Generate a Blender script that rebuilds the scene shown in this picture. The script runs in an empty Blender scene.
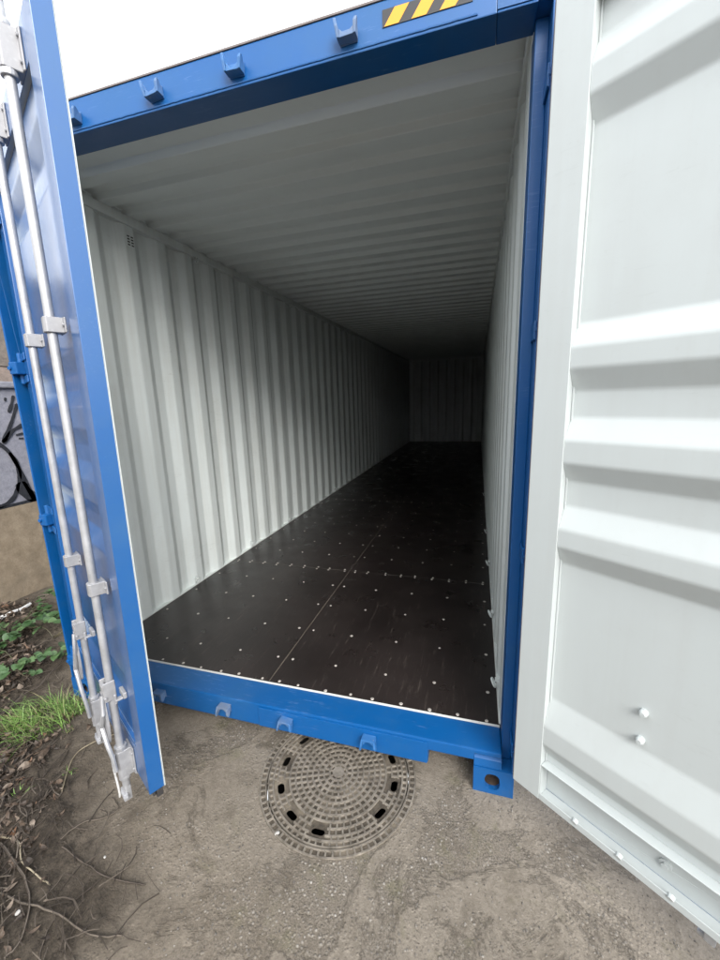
import bpy, bmesh, math, random
from mathutils import Vector, Matrix, noise as mnoise
from mathutils.geometry import delaunay_2d_cdt

random.seed(11)
SC = bpy.context.scene
COL = SC.collection
RAD = math.radians

# ------------------------------------------------------------------ camera
CAM = Vector((2.2513, -1.486, 1.6704))
YAW, PITCH, ROLL, FPX = 0.2896, 0.2005, -0.0313, 396.36      # focal length in pixels of a 960 px tall picture
cd = bpy.data.cameras.new('camera')
cam = bpy.data.objects.new('camera', cd)
COL.objects.link(cam)
_F = Vector((-math.sin(YAW) * math.cos(PITCH), math.cos(YAW) * math.cos(PITCH), -math.sin(PITCH)))
_R = Vector((math.cos(YAW), math.sin(YAW), 0))
_U = _R.cross(_F)
_R2 = math.cos(ROLL) * _R + math.sin(ROLL) * _U
_U2 = -math.sin(ROLL) * _R + math.cos(ROLL) * _U
mw = Matrix((_R2, _U2, -_F)).transposed().to_4x4()
mw.translation = CAM
cam.matrix_world = mw
cd.sensor_fit = 'VERTICAL'
cd.sensor_height = 24.0
cd.lens = 24.0 * FPX / 960.0
cd.clip_start = 0.02
cd.clip_end = 2000
SC.camera = cam

# ------------------------------------------------------------------ sky, sun, exposure
SUN_EL, SUN_AZ = RAD(34), RAD(148)          # azimuth clockwise from +Y: the light comes from behind the camera, a little right
world = bpy.data.worlds.new('World')
SC.world = world
world.use_nodes = True
wn = world.node_tree
wn.nodes.clear()
sky = wn.nodes.new('ShaderNodeTexSky')
sky.sky_type = 'NISHITA'
sky.sun_disc = False
sky.sun_elevation = SUN_EL
sky.sun_rotation = SUN_AZ
sky.air_density = 1.2
sky.dust_density = 6.0
sky.ozone_density = 1.0
hs = wn.nodes.new('ShaderNodeHueSaturation')
hs.inputs['Saturation'].default_value = 0.30      # an overcast, nearly white sky
bg = wn.nodes.new('ShaderNodeBackground')
bg.inputs['Strength'].default_value = 0.15
wo = wn.nodes.new('ShaderNodeOutputWorld')
wn.links.new(sky.outputs[0], hs.inputs['Color'])
veil = wn.nodes.new('ShaderNodeMix')              # an even cloud layer over the whole sky
veil.data_type = 'RGBA'
veil.inputs['Factor'].default_value = 0.70
veil.inputs[7].default_value = (7.0, 7.25, 7.6, 1)
wn.links.new(hs.outputs[0], veil.inputs[6])
wn.links.new(veil.outputs[2], bg.inputs['Color'])
wn.links.new(bg.outputs[0], wo.inputs['Surface'])

sl = bpy.data.lights.new('sun', 'SUN')
sl.energy = 1.5
sl.angle = RAD(36)
sl.color = (1.0, 0.985, 0.965)
so = bpy.data.objects.new('sun', sl)
COL.objects.link(so)
sdir = Vector((math.sin(SUN_AZ) * math.cos(SUN_EL), math.cos(SUN_AZ) * math.cos(SUN_EL), math.sin(SUN_EL)))
so.rotation_euler = sdir.to_track_quat('Z', 'Y').to_euler()
so.location = (2, -4, 6)

SC.view_settings.view_transform = 'Standard'
SC.view_settings.look = 'None'
SC.view_settings.gamma = 1.0
SC.view_settings.use_curve_mapping = False
SC.view_settings.exposure = 1.22
SC.cycles.max_bounces = 8
SC.cycles.diffuse_bounces = 2
SC.cycles.glossy_bounces = 3
SC.cycles.use_denoising = True
SC.cycles.use_adaptive_sampling = True
SC.cycles.adaptive_threshold = 0.02


# ------------------------------------------------------------------ materials
class NT:
    """small helper round a material's node tree"""
    def __init__(self, name):
        self.m = bpy.data.materials.new(name)
        self.m.use_nodes = True
        self.t = self.m.node_tree
        self.t.nodes.clear()
        self.out = self.n('ShaderNodeOutputMaterial')
        self.b = self.n('ShaderNodeBsdfPrincipled')
        self.l(self.b.outputs[0], self.out.inputs['Surface'])
        self.tc = self.n('ShaderNodeTexCoord')

    def n(self, t):
        return self.t.nodes.new(t)

    def l(self, a, b):
        self.t.links.new(a, b)

    def put(self, sock, v):
        if isinstance(v, bpy.types.NodeSocket):
            self.l(v, sock)
        elif isinstance(v, (tuple, list)) and len(v) == 3 and sock.type == 'RGBA':
            sock.default_value = (*v, 1)
        else:
            sock.default_value = v

    def pos(self, scale=(1, 1, 1), world=True):
        if world:
            g = self.n('ShaderNodeNewGeometry')
            s = g.outputs['Position']
        else:
            s = self.tc.outputs['Object']
        mp = self.n('ShaderNodeMapping')
        mp.inputs['Scale'].default_value = scale
        self.l(s, mp.inputs['Vector'])
        return mp.outputs[0]

    def noise(self, vec, scale, detail=4, rough=0.55, dist=0.0):
        n = self.n('ShaderNodeTexNoise')
        self.l(vec, n.inputs['Vector'])
        n.inputs['Scale'].default_value = scale
        n.inputs['Detail'].default_value = detail
        n.inputs['Roughness'].default_value = rough
        n.inputs['Distortion'].default_value = dist
        return n.outputs['Fac']

    def voro(self, vec, scale, feature='F1', rnd=1.0):
        n = self.n('ShaderNodeTexVoronoi')
        n.feature = feature
        self.l(vec, n.inputs['Vector'])
        n.inputs['Scale'].default_value = scale
        n.inputs['Randomness'].default_value = rnd
        return n

    def ramp(self, fac, stops):
        r = self.n('ShaderNodeValToRGB')
        e = r.color_ramp.elements
        while len(e) < len(stops):
            e.new(0.5)
        for k, (p, c) in enumerate(stops):
            e[k].position = p
            if isinstance(c, (int, float)):
                c = (c, c, c)
            e[k].color = (*c, 1)
        self.l(fac, r.inputs['Fac'])
        return r.outputs['Color']

    def mix(self, fac, a, b, mode='MIX'):
        x = self.n('ShaderNodeMix')
        x.data_type = 'RGBA'
        x.blend_type = mode
        self.put(x.inputs['Factor'], fac)
        self.put(x.inputs['A'], a) if False else self.put(x.inputs[6], a)
        self.put(x.inputs[7], b)
        return x.outputs[2]

    def math(self, op, a, b=None, c=None, clamp=False):
        x = self.n('ShaderNodeMath')
        x.operation = op
        x.use_clamp = clamp
        self.put(x.inputs[0], a)
        if b is not None:
            self.put(x.inputs[1], b)
        if c is not None:
            self.put(x.inputs[2], c)
        return x.outputs[0]

    def bump(self, h, strength, dist, normal=None):
        x = self.n('ShaderNodeBump')
        x.inputs['Strength'].default_value = strength
        x.inputs['Distance'].default_value = dist
        self.l(h, x.inputs['Height'])
        if normal is not None:
            self.l(normal, x.inputs['Normal'])
        self.l(x.outputs[0], self.b.inputs['Normal'])
        return x.outputs[0]

    def set(self, **kw):
        names = dict(color='Base Color', rough='Roughness', metal='Metallic', spec='Specular IOR Level',
                     coat='Coat Weight', coatr='Coat Roughness')
        for k, v in kw.items():
            self.put(self.b.inputs[names[k]], v)
        return self


M = {}


def paint(name, col, dirt, rough=0.35, coat=0.2, dirt_amt=0.35, wave=0.0, wear=0.0, streak=0.0, coatr=0.18):
    t = NT(name)
    p = t.pos()
    n1 = t.noise(p, 3.0, 5, 0.68)
    n2 = t.noise(p, 60.0, 2, 0.6)
    f = t.ramp(n1, [(0.46, 0.0), (0.75, dirt_amt)])
    c = t.mix(f, col, dirt)
    sp = t.ramp(n2, [(0.66, 0.0), (0.76, dirt_amt * 0.8)])
    c = t.mix(sp, c, dirt)
    r = t.ramp(n1, [(0.3, rough * 0.8), (0.75, min(1, rough * 1.5))])
    if wear:
        # scuffs rubbed along the edge, chips and a few rust specks
        sc_ = t.noise(t.pos((4, 30, 46)), 3.0, 3, 0.7, 0.5)
        mk = t.noise(p, 2.2, 4, 0.65)
        w_ = t.math('MULTIPLY', t.ramp(sc_, [(0.58, 0.0), (0.68, 1.0)]), t.ramp(mk, [(0.48, 0.0), (0.62, wear)]))
        c = t.mix(w_, c, tuple(min(1, x * 1.2 + 0.10) for x in col))
        r = t.mix(w_, r, (0.7, 0.7, 0.7))
        ch = t.noise(p, 26, 5, 0.75)
        c = t.mix(t.ramp(ch, [(0.725, 0.0), (0.75, 0.9)]), c, (0.085, 0.045, 0.028))
    if streak:
        st = t.noise(t.pos((9, 9, 0.5)), 2.0, 4, 0.65)
        c = t.mix(t.ramp(st, [(0.45, 0.0), (0.72, streak)]), c, dirt)
        sm = t.math('MULTIPLY', t.ramp(t.noise(t.pos((3, 5, 26)), 2.5, 4, 0.7, 0.8), [(0.60, 0.0), (0.70, 1.0)]), t.ramp(n1, [(0.50, 0.0), (0.62, streak)]))
        c = t.mix(sm, c, tuple(x * 0.55 for x in dirt))
    t.set(color=c, rough=r, coat=coat, coatr=coatr)
    if wave:
        t.bump(t.noise(p, 2.6, 1, 0.4), wave, 0.02)
    M[name] = t.m


paint('door_blue', (0.0004, 0.079, 0.265), (0.03, 0.11, 0.22), 0.40, 0.95, 0.30, 0.02, wear=0.25, coatr=0.22)
paint('blue_paint', (0.0004, 0.079, 0.265), (0.03, 0.11, 0.22), 0.42, 0.12, 0.35, 0.05, wear=0.6)
paint('blue_paint_dull', (0.0015, 0.080, 0.262), (0.05, 0.10, 0.16), 0.5, 0.05, 0.5, wear=0.7)
paint('keeper_paint', (0.030, 0.130, 0.330), (0.20, 0.21, 0.22), 0.42, 0.2, 0.8)
paint('inner_paint', (0.735, 0.785, 0.770), (0.52, 0.52, 0.47), 0.50, 0.05, 0.20, 0.06, streak=0.30)
paint('roof_paint', (0.78, 0.83, 0.815), (0.62, 0.63, 0.59), 0.36, 0.15, 0.15, 0.0)
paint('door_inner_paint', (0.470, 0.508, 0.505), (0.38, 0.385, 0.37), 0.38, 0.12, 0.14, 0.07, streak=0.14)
paint('sealant', (0.62, 0.63, 0.60), (0.35, 0.33, 0.30), 0.6, 0.0, 0.5)
paint('seam', (0.15, 0.125, 0.10), (0.06, 0.05, 0.045), 0.7, 0.0, 0.7)
paint('hazard_black', (0.018, 0.018, 0.02), (0.06, 0.06, 0.06), 0.45, 0.1)
paint('hazard_yellow', (0.74, 0.30, 0.004), (0.5, 0.3, 0.05), 0.40, 0.15)


def metal(name, col, rough, mot=14.0, metallic=0.75):
    t = NT(name)
    p = t.pos()
    n1 = t.noise(p, mot, 5, 0.6)
    n2 = t.noise(p, 90, 3, 0.6)
    c = t.mix(t.ramp(n1, [(0.35, 0.0), (0.7, 1.0)]), tuple(x * 0.78 for x in col), col)
    c = t.mix(t.ramp(n2, [(0.55, 0.0), (0.75, 0.35)]), c, tuple(min(1, x * 1.25) for x in col))
    t.set(color=c, rough=t.ramp(n1, [(0.3, rough * 0.8), (0.75, rough * 1.35)]), metal=metallic)
    t.bump(n2, 0.12, 0.001)
    M[name] = t.m


metal('galvanised', (0.47, 0.475, 0.49), 0.44, 14, 0.45)
metal('galvanised_dull', (0.38, 0.38, 0.39), 0.55, 24, 0.35)
metal('screw_metal', (0.55, 0.51, 0.46), 0.5, 40, 0.35)

metal('shaded_rusty_steel', (0.085, 0.060, 0.045), 0.8, 20, 0.2)  # rust brown, darkened to carry the shade inside the corner castings

t = NT('rubber')
p = t.pos()
t.set(color=t.mix(t.noise(p, 12), (0.016, 0.016, 0.018), (0.045, 0.042, 0.04)), rough=0.7)
t.bump(t.noise(p, 200), 0.2, 0.001)
M['rubber'] = t.m

t = NT('gasket_grey')
p = t.pos()
t.set(color=t.mix(t.noise(p, 9), (0.10, 0.08, 0.075), (0.20, 0.17, 0.16)), rough=0.65)
M['gasket_grey'] = t.m

# dark phenolic plywood with scuffs along the container
t = NT('floor_ply')
p = t.pos()
ps = t.pos((26, 1.6, 1))
ps2 = t.pos((9, 2.2, 1))
sc1 = t.noise(ps, 3.0, 6, 0.7, 0.6)
sc2 = t.noise(ps2, 4.0, 5, 0.65, 1.2)
big = t.noise(p, 1.7, 5, 0.6)
c = t.mix(t.ramp(big, [(0.3, 0.0), (0.7, 1.0)]), (0.012, 0.0090, 0.0085), (0.027, 0.0210, 0.0195))
scm = t.math('MULTIPLY', t.ramp(sc1, [(0.54, 0.0), (0.68, 1.0)]), t.ramp(sc2, [(0.46, 0.0), (0.62, 0.75)]))
c = t.mix(scm, c, (0.095, 0.078, 0.067))
spk = t.ramp(t.noise(p, 150, 2), [(0.72, 0.0), (0.78, 0.5)])
c = t.mix(spk, c, (0.12, 0.11, 0.10))
rr = t.mix(scm, t.ramp(t.noise(p, 5, 5), [(0.3, 0.24), (0.7, 0.40)]), (0.6, 0.6, 0.6))
t.set(color=c, rough=rr, spec=0.45)
hx = t.n('ShaderNodeTexWave')
hx.inputs['Scale'].default_value = 90
hx.inputs['Distortion'].default_value = 2
t.l(p, hx.inputs['Vector'])
t.bump(t.math('ADD', t.math('MULTIPLY', hx.outputs['Fac'], 0.3), sc1), 0.10, 0.002)
M['floor_ply'] = t.m

# cast iron of the manhole
t = NT('cast_iron')
p = t.pos()
c = t.mix(t.ramp(t.noise(p, 22, 5, 0.7), [(0.35, 0.0), (0.68, 1.0)]), (0.115, 0.100, 0.081), (0.285, 0.252, 0.208))
c = t.mix(t.ramp(t.noise(p, 7, 4), [(0.55, 0.0), (0.75, 0.55)]), c, (0.15, 0.125, 0.095))
c = t.mix(t.ramp(t.noise(p, 120, 3), [(0.60, 0.0), (0.7, 0.5)]), c, (0.34, 0.31, 0.27))
t.set(color=c, rough=0.62, metal=0.15)
t.bump(t.noise(p, 160, 5, 0.7), 0.5, 0.002)
M['cast_iron'] = t.m
t = NT('pit_dirt')
p = t.pos()
c = t.mix(t.ramp(t.noise(p, 30, 5, 0.7), [(0.3, 0.0), (0.7, 1.0)]), (0.030, 0.025, 0.019), (0.110, 0.090, 0.067))
c = t.mix(t.ramp(t.noise(p, 6, 3), [(0.52, 0.0), (0.66, 0.9)]), c, (0.19, 0.16, 0.122))
t.set(color=c, rough=0.95)
t.bump(t.noise(p, 120, 5, 0.75), 0.8, 0.004)
M['pit_dirt'] = t.m
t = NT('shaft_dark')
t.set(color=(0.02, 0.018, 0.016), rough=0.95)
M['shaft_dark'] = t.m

# ground: worn concrete, dirt film, soil on the left
t = NT('ground_concrete')
p = t.pos()
sep = t.n('ShaderNodeSeparateXYZ')
t.l(p, sep.inputs[0])
# soil side of a wandering line that runs from the left corner casting towards the camera's left
s = t.math('MULTIPLY_ADD', sep.outputs[0], -0.525, 0.060)
s = t.math('MULTIPLY_ADD', sep.outputs[1], -0.852, s)
s = t.math('MINIMUM', s, t.math('MULTIPLY_ADD', sep.outputs[0], -0.70, 0.90))      # the yard itself is concrete
wob = t.math('MULTIPLY_ADD', t.noise(p, 2.6, 6, 0.62), 0.60, -0.30)
sw = t.math('ADD', s, wob)
soil = t.ramp(t.math('MULTIPLY_ADD', sw, 1.6, 0.5, clamp=True), [(0.44, 0.0), (0.86, 1.0)])
film = t.ramp(t.math('MULTIPLY_ADD', sw, 0.75, 0.5, clamp=True), [(0.10, 0.0), (0.62, 1.0)])
patch = t.noise(p, 3.2, 7, 0.62, 0.5)
fine = t.noise(p, 42, 6, 0.75)
grit = t.noise(p, 170, 4, 0.75)
agg = t.voro(p, 78)
agg2 = t.voro(p, 48)
pores = t.noise(p, 95, 3, 0.8)
base = t.mix(t.ramp(grit, [(0.38, 0.0), (0.64, 1.0)]), (0.062, 0.053, 0.043), (0.245, 0.216, 0.180))
base = t.mix(t.ramp(fine, [(0.35, 0.0), (0.65, 0.6)]), base, (0.185, 0.157, 0.124))
stone = t.ramp(agg.outputs['Color'], [(0.0, (0.10, 0.088, 0.074)), (0.50, (0.24, 0.215, 0.182)), (0.8, (0.38, 0.355, 0.32)), (1.0, (0.56, 0.535, 0.50))])
stm = t.math('MULTIPLY', t.ramp(agg.outputs['Distance'], [(0.20, 1.0), (0.42, 0.0)]),
             t.ramp(t.math('ADD', t.math('MULTIPLY', patch, 0.75), t.math('MULTIPLY', fine, 0.25)), [(0.42, 0.10), (0.56, 0.9)]))
base = t.mix(stm, base, stone)
# a thin cement skin that has broken away in places, with ragged edges
skn = t.noise(p, 2.1, 10, 0.70, 0.7)
skin = t.ramp(skn, [(0.485, 0.0), (0.515, 1.0)])
rim = t.ramp(skn, [(0.465, 0.0), (0.490, 0.45), (0.500, 0.0)])
sand = t.mix(t.ramp(fine, [(0.3, 0.0), (0.7, 1.0)]), (0.152, 0.130, 0.104), (0.262, 0.229, 0.187))
sand = t.mix(t.ramp(pores, [(0.30, 0.75), (0.44, 0.0)]), sand, (0.075, 0.062, 0.048))
sand = t.mix(t.ramp(grit, [(0.60, 0.0), (0.74, 0.6)]), sand, (0.37, 0.33, 0.275))
base = t.mix(t.math('MULTIPLY', skin, 0.85), base, sand)
base = t.mix(rim, base, (0.075, 0.062, 0.047))
dark = t.ramp(t.noise(p, 4.1, 6, 0.7, 1.5), [(0.52, 0.0), (0.68, 0.62)])
base = t.mix(dark, base, (0.095, 0.079, 0.060))
moss = t.ramp(t.noise(p, 5.5, 7, 0.7, 0.6), [(0.56, 0.0), (0.70, 0.42)])
base = t.mix(moss, base, (0.130, 0.125, 0.065))
crk = t.voro(p, 2.6, 'DISTANCE_TO_EDGE')
pd = t.n('ShaderNodeVectorMath')
pd.operation = 'ADD'
cn = t.n('ShaderNodeTexNoise')
cn.inputs['Scale'].default_value = 7
cn.inputs['Detail'].default_value = 6
t.l(p, cn.inputs['Vector'])
sc = t.n('ShaderNodeVectorMath')
sc.operation = 'SCALE'
sc.inputs['Scale'].default_value = 0.35
t.l(cn.outputs['Color'], sc.inputs[0])
t.l(p, pd.inputs[0])
t.l(sc.outputs[0], pd.inputs[1])
t.l(pd.outputs[0], crk.inputs['Vector'])
crack = t.math('MULTIPLY', t.ramp(crk.outputs['Distance'], [(0.0, 0.7), (0.012, 0.0)]),
               t.ramp(t.noise(p, 1.6, 3), [(0.56, 0.0), (0.66, 0.6)]))
base = t.mix(crack, base, (0.05, 0.042, 0.034))
mud = t.mix(t.ramp(fine, [(0.3, 0.0), (0.7, 1.0)]), (0.085, 0.068, 0.050), (0.185, 0.151, 0.113))
base = t.mix(film, base, t.mix(0.62, base, mud))
earth = t.mix(t.ramp(t.noise(p, 24, 7, 0.78), [(0.36, 0.0), (0.66, 1.0)]), (0.024, 0.019, 0.014), (0.096, 0.077, 0.057))
base = t.mix(soil, base, earth)
rough = t.ramp(patch, [(0.3, 0.72), (0.7, 0.95)])
t.set(color=base, rough=rough, spec=0.3)
hgt = t.math('ADD', t.math('MULTIPLY', fine, 0.14), t.math('MULTIPLY', grit, 0.45))
hgt = t.math('ADD', hgt, t.math('MULTIPLY', stm, 0.45))
hgt = t.math('SUBTRACT', hgt, t.math('MULTIPLY', crack, 1.2))
hgt = t.math('ADD', hgt, t.math('MULTIPLY', skin, 0.5))
hgt = t.math('ADD', hgt, t.math('MULTIPLY', t.math('MULTIPLY', t.noise(p, 26, 7, 0.8), 2.4), soil))
t.bump(hgt, 0.65, 0.008)
M['ground'] = t.m


def island_mat(name, stops, rough=0.7, bump=0.3, trans=0.0, scale=60):
    t = NT(name)
    p = t.pos()
    g = t.n('ShaderNodeNewGeometry')
    c = t.ramp(g.outputs['Random Per Island'], stops)
    c = t.mix(1.0, c, t.ramp(t.noise(p, scale, 4), [(0.25, 0.62), (0.75, 1.15)]), 'MULTIPLY')
    t.set(color=c, rough=rough)
    if trans:
        t.b.inputs['Subsurface Weight'].default_value = 0.0
    t.bump(t.noise(p, scale * 3, 3), bump, 0.002)
    M[name] = t.m


island_mat('dead_leaf', [(0.0, (0.022, 0.015, 0.010)), (0.40, (0.060, 0.040, 0.026)), (0.75, (0.115, 0.080, 0.055)),
                         (0.93, (0.19, 0.15, 0.115)), (1.0, (0.15, 0.075, 0.038))], 0.62)
island_mat('twig_bark', [(0.0, (0.028, 0.021, 0.015)), (0.6, (0.065, 0.050, 0.038)), (1.0, (0.14, 0.115, 0.09))], 0.85)
island_mat('straw', [(0.0, (0.24, 0.20, 0.13)), (1.0, (0.36, 0.31, 0.22))], 0.7)
island_mat('grass_blade', [(0.0, (0.085, 0.160, 0.030)), (0.45, (0.165, 0.300, 0.060)), (0.80, (0.27, 0.42, 0.12)),
                           (0.90, (0.34, 0.33, 0.15)), (1.0, (0.30, 0.24, 0.13))], 0.48, 0.1)
island_mat('grit', [(0.0, (0.10, 0.09, 0.08)), (0.85, (0.21, 0.19, 0.165)), (1.0, (0.32, 0.30, 0.27))], 0.85)
island_mat('pale_stone', [(0.0, (0.40, 0.385, 0.36)), (1.0, (0.46, 0.445, 0.42))], 0.8)
island_mat('white_plastic', [(0.0, (0.66, 0.66, 0.65)), (1.0, (0.70, 0.70, 0.68))], 0.4)
island_mat('bramble_stem', [(0.0, (0.05, 0.07, 0.025)), (1.0, (0.11, 0.075, 0.05))], 0.6)

# bramble leaf: per object variation
t = NT('bramble_leaf')
p = t.pos()
oi = t.n('ShaderNodeObjectInfo')
c = t.ramp(oi.outputs['Random'], [(0.0, (0.030, 0.068, 0.024)), (0.6, (0.062, 0.125, 0.045)), (1.0, (0.105, 0.175, 0.072))])
c = t.mix(1.0, c, t.ramp(t.noise(p, 50, 4), [(0.25, 0.7), (0.75, 1.1)]), 'MULTIPLY')
t.set(color=c, rough=0.42)
t.bump(t.noise(p, 90, 3), 0.3, 0.002)
M['bramble_leaf'] = t.m


def wallmat(name, a, b, rough=0.85, scale=14, stain=(0.10, 0.09, 0.08), amt=0.5):
    t = NT(name)
    p = t.pos()
    c = t.mix(t.ramp(t.noise(p, scale, 7, 0.7), [(0.33, 0.0), (0.67, 1.0)]), a, b)
    c = t.mix(t.ramp(t.noise(p, 2.7, 6, 0.7, 0.7), [(0.5, 0.0), (0.72, amt)]), c, stain)
    c = t.mix(t.ramp(t.noise(p, 120, 3), [(0.58, 0.0), (0.72, 0.35)]), c, tuple(x * 0.55 for x in a))
    t.set(color=c, rough=rough)
    t.bump(t.math('ADD', t.noise(p, 70, 6, 0.75), t.math('MULTIPLY', t.noise(p, 9, 4), 1.5)), 0.55, 0.006)
    M[name] = t.m


wallmat('render_tan', (0.200, 0.155, 0.105), (0.315, 0.255, 0.180), 0.9, 12, (0.15, 0.125, 0.095), 0.5)
wallmat('silver_paint', (0.21, 0.21, 0.245), (0.31, 0.31, 0.345), 0.6, 20, (0.20, 0.20, 0.22), 0.4)
wallmat('black_spray', (0.012, 0.013, 0.016), (0.030, 0.032, 0.038), 0.6, 30, (0.05, 0.05, 0.055), 0.4)
wallmat('concrete_coping', (0.24, 0.205, 0.17), (0.34, 0.30, 0.255), 0.9, 18)
wallmat('pink_render', (0.27, 0.205, 0.165), (0.38, 0.30, 0.25), 0.9, 18)
wallmat('brown_render', (0.15, 0.125, 0.105), (0.25, 0.21, 0.175), 0.9, 16)


# ------------------------------------------------------------------ mesh helpers
class MB:
    def __init__(self):
        self.v, self.f, self.mi = [], [], []

    def add(self, vs, fs, mi=0):
        o = len(self.v)
        self.v += [tuple(v) for v in vs]
        for k, f in enumerate(fs):
            self.f.append([i + o for i in f])
            self.mi.append(mi[k] if isinstance(mi, list) else mi)
        return self

    def box(self, x0, x1, y0, y1, z0, z1, mi=0, mat=None):
        vs = [Vector(c) for c in ((x0, y0, z0), (x1, y0, z0), (x1, y1, z0), (x0, y1, z0),
                                  (x0, y0, z1), (x1, y0, z1), (x1, y1, z1), (x0, y1, z1))]
        if mat is not None:
            vs = [mat @ v for v in vs]
        return self.add(vs, [[3, 2, 1, 0], [4, 5, 6, 7], [0, 1, 5, 4], [1, 2, 6, 5], [2, 3, 7, 6], [3, 0, 4, 7]], mi)

    def prism(self, loop, axis, a, b, mi=0, holes=()):
        """2D loop (and holes) extruded along an axis from a to b. axis x: (y,z); y: (x,z); z: (x,y)"""
        def P(q, h):
            return {'x': (h, q[0], q[1]), 'y': (q[0], h, q[1]), 'z': (q[0], q[1], h)}[axis]
        loops = [list(loop)] + [list(h) for h in holes]
        if not holes:
            n = len(loop)
            self.add([P(q, a) for q in loop] + [P(q, b) for q in loop],
                     [list(range(n))[::-1], list(range(n, 2 * n))] + [[i, (i + 1) % n, n + (i + 1) % n, n + i] for i in range(n)], mi)
            return self
        pts, edges = [], []
        for L in loops:
            o = len(pts)
            pts += [Vector(q) for q in L]
            edges += [(o + i, o + (i + 1) % len(L)) for i in range(len(L))]
        r = delaunay_2d_cdt(pts, edges, [], 0, 1e-6)
        ov, of = r[0], r[2]

        def inside(q, L):
            c = False
            j = len(L) - 1
            for i in range(len(L)):
                if (L[i][1] > q[1]) != (L[j][1] > q[1]) and q[0] < (L[j][0] - L[i][0]) * (q[1] - L[i][1]) / (L[j][1] - L[i][1]) + L[i][0]:
                    c = not c
                j = i
            return c
        tris = []
        for f in of:
            cx = sum(ov[i][0] for i in f) / len(f)
            cy = sum(ov[i][1] for i in f) / len(f)
            if inside((cx, cy), loops[0]) and not any(inside((cx, cy), h) for h in loops[1:]):
                tris.append(list(f))
        n = len(ov)
        self.add([P(q, a) for q in ov] + [P(q, b) for q in ov], [t_[::-1] for t_ in tris] + [[i + n for i in t_] for t_ in tris], mi)
        for L in loops:
            m = len(L)
            self.add([P(q, a) for q in L] + [P(q, b) for q in L], [[i, (i + 1) % m, m + (i + 1) % m, m + i] for i in range(m)], mi)
        return self

    def tube(self, pts, r, n=10, mi=0, cap=True):
        pts = [Vector(q) for q in pts]
        rs = r if isinstance(r, (list, tuple)) else [r] * len(pts)
        rings, prev = [], None
        for k, q in enumerate(pts):
            d = (pts[min(k + 1, len(pts) - 1)] - pts[max(k - 1, 0)]).normalized()
            if prev is None:
                u = d.orthogonal().normalized()
            else:
                u = (prev - d * prev.dot(d))
                u = u.normalized() if u.length > 1e-6 else d.orthogonal().normalized()
            prev = u
            w = d.cross(u)
            rings.append([q + rs[k] * (math.cos(2 * math.pi * i / n) * u + math.sin(2 * math.pi * i / n) * w) for i in range(n)])
        vs = [x for R_ in rings for x in R_]
        fs = []
        for k in range(len(pts) - 1):
            for i in range(n):
                j = (i + 1) % n
                fs.append([k * n + i, k * n + j, (k + 1) * n + j, (k + 1) * n + i])
        if cap:
            fs.append(list(range(n))[::-1])
            fs.append([(len(pts) - 1) * n + i for i in range(n)])
        return self.add(vs, fs, mi)

    def sheet(self, prof, mapper, t0, t1, thick, mi_a=0, mi_b=1):
        """profile [(s,d)] swept from t0 to t1; two skins `thick` apart along d; mapper(s,d,t)->xyz"""
        n = len(prof)
        vs = []
        for off in (0.0, thick):
            for t_ in (t0, t1):
                vs += [mapper(s, d + off, t_) for s, d in prof]
        fs, mi = [], []
        for i in range(n - 1):
            fs.append([i, i + 1, n + i + 1, n + i]); mi.append(mi_a)
            fs.append([2 * n + i + 1, 2 * n + i, 3 * n + i, 3 * n + i + 1]); mi.append(mi_b)
            fs.append([i + 1, i, 2 * n + i, 2 * n + i + 1]); mi.append(mi_a)
            fs.append([n + i, n + i + 1, 3 * n + i + 1, 3 * n + i]); mi.append(mi_a)
        fs.append([0, n, 3 * n, 2 * n]); mi.append(mi_a)
        fs.append([n - 1, 3 * n - 1, 4 * n - 1, 2 * n - 1]); mi.append(mi_a)
        return self.add(vs, fs, mi)

    def mesh(self, name, bevel=0.0, seg=2, smooth=None, xf=None, angle=38):
        if smooth is None:
            smooth = not bevel
        me = bpy.data.meshes.new(name)
        vs = self.v if xf is None else [tuple(xf(Vector(v))) for v in self.v]
        me.from_pydata(vs, [], self.f)
        me.polygons.foreach_set('material_index', self.mi)
        bm = bmesh.new()
        bm.from_mesh(me)
        if smooth or bevel:
            bmesh.ops.remove_doubles(bm, verts=bm.verts, dist=1e-5)
        bmesh.ops.recalc_face_normals(bm, faces=bm.faces)
        if bevel:
            es = [e for e in bm.edges if len(e.link_faces) == 2 and e.calc_face_angle(0) > RAD(30)]
            bmesh.ops.bevel(bm, geom=es, offset=bevel, segments=seg, profile=0.6, affect='EDGES', clamp_overlap=True)
        bm.to_mesh(me)
        bm.free()
        if smooth:
            me.polygons.foreach_set('use_smooth', [True] * len(me.polygons))
            me.set_sharp_from_angle(angle=RAD(angle))
        return me

    def build(self, name, mats, parent=None, loc=None, rotz=None, **kw):
        me = self.mesh(name, **kw)
        return link(name, me, mats, parent, loc, rotz)


def link(name, me, mats, parent=None, loc=None, rotz=None):
    if mats is not None:
        for m in (mats if isinstance(mats, (list, tuple)) else [mats]):
            me.materials.append(M[m])
    o = bpy.data.objects.new(name, me)
    COL.objects.link(o)
    if parent is not None:
        o.parent = parent
    if loc is not None:
        o.location = loc
    if rotz is not None:
        o.rotation_euler = (0, 0, rotz)
    return o


def tag(o, label=None, cat=None, group=None, kind=None):
    if label:
        o['label'] = label
    if cat:
        o['category'] = cat
    if group:
        o['group'] = group
    if kind:
        o['kind'] = kind
    return o


def empty(name, loc=(0, 0, 0)):
    o = bpy.data.objects.new(name, None)
    o.empty_display_size = 0.1
    COL.objects.link(o)
    o.location = loc
    return o


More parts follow.
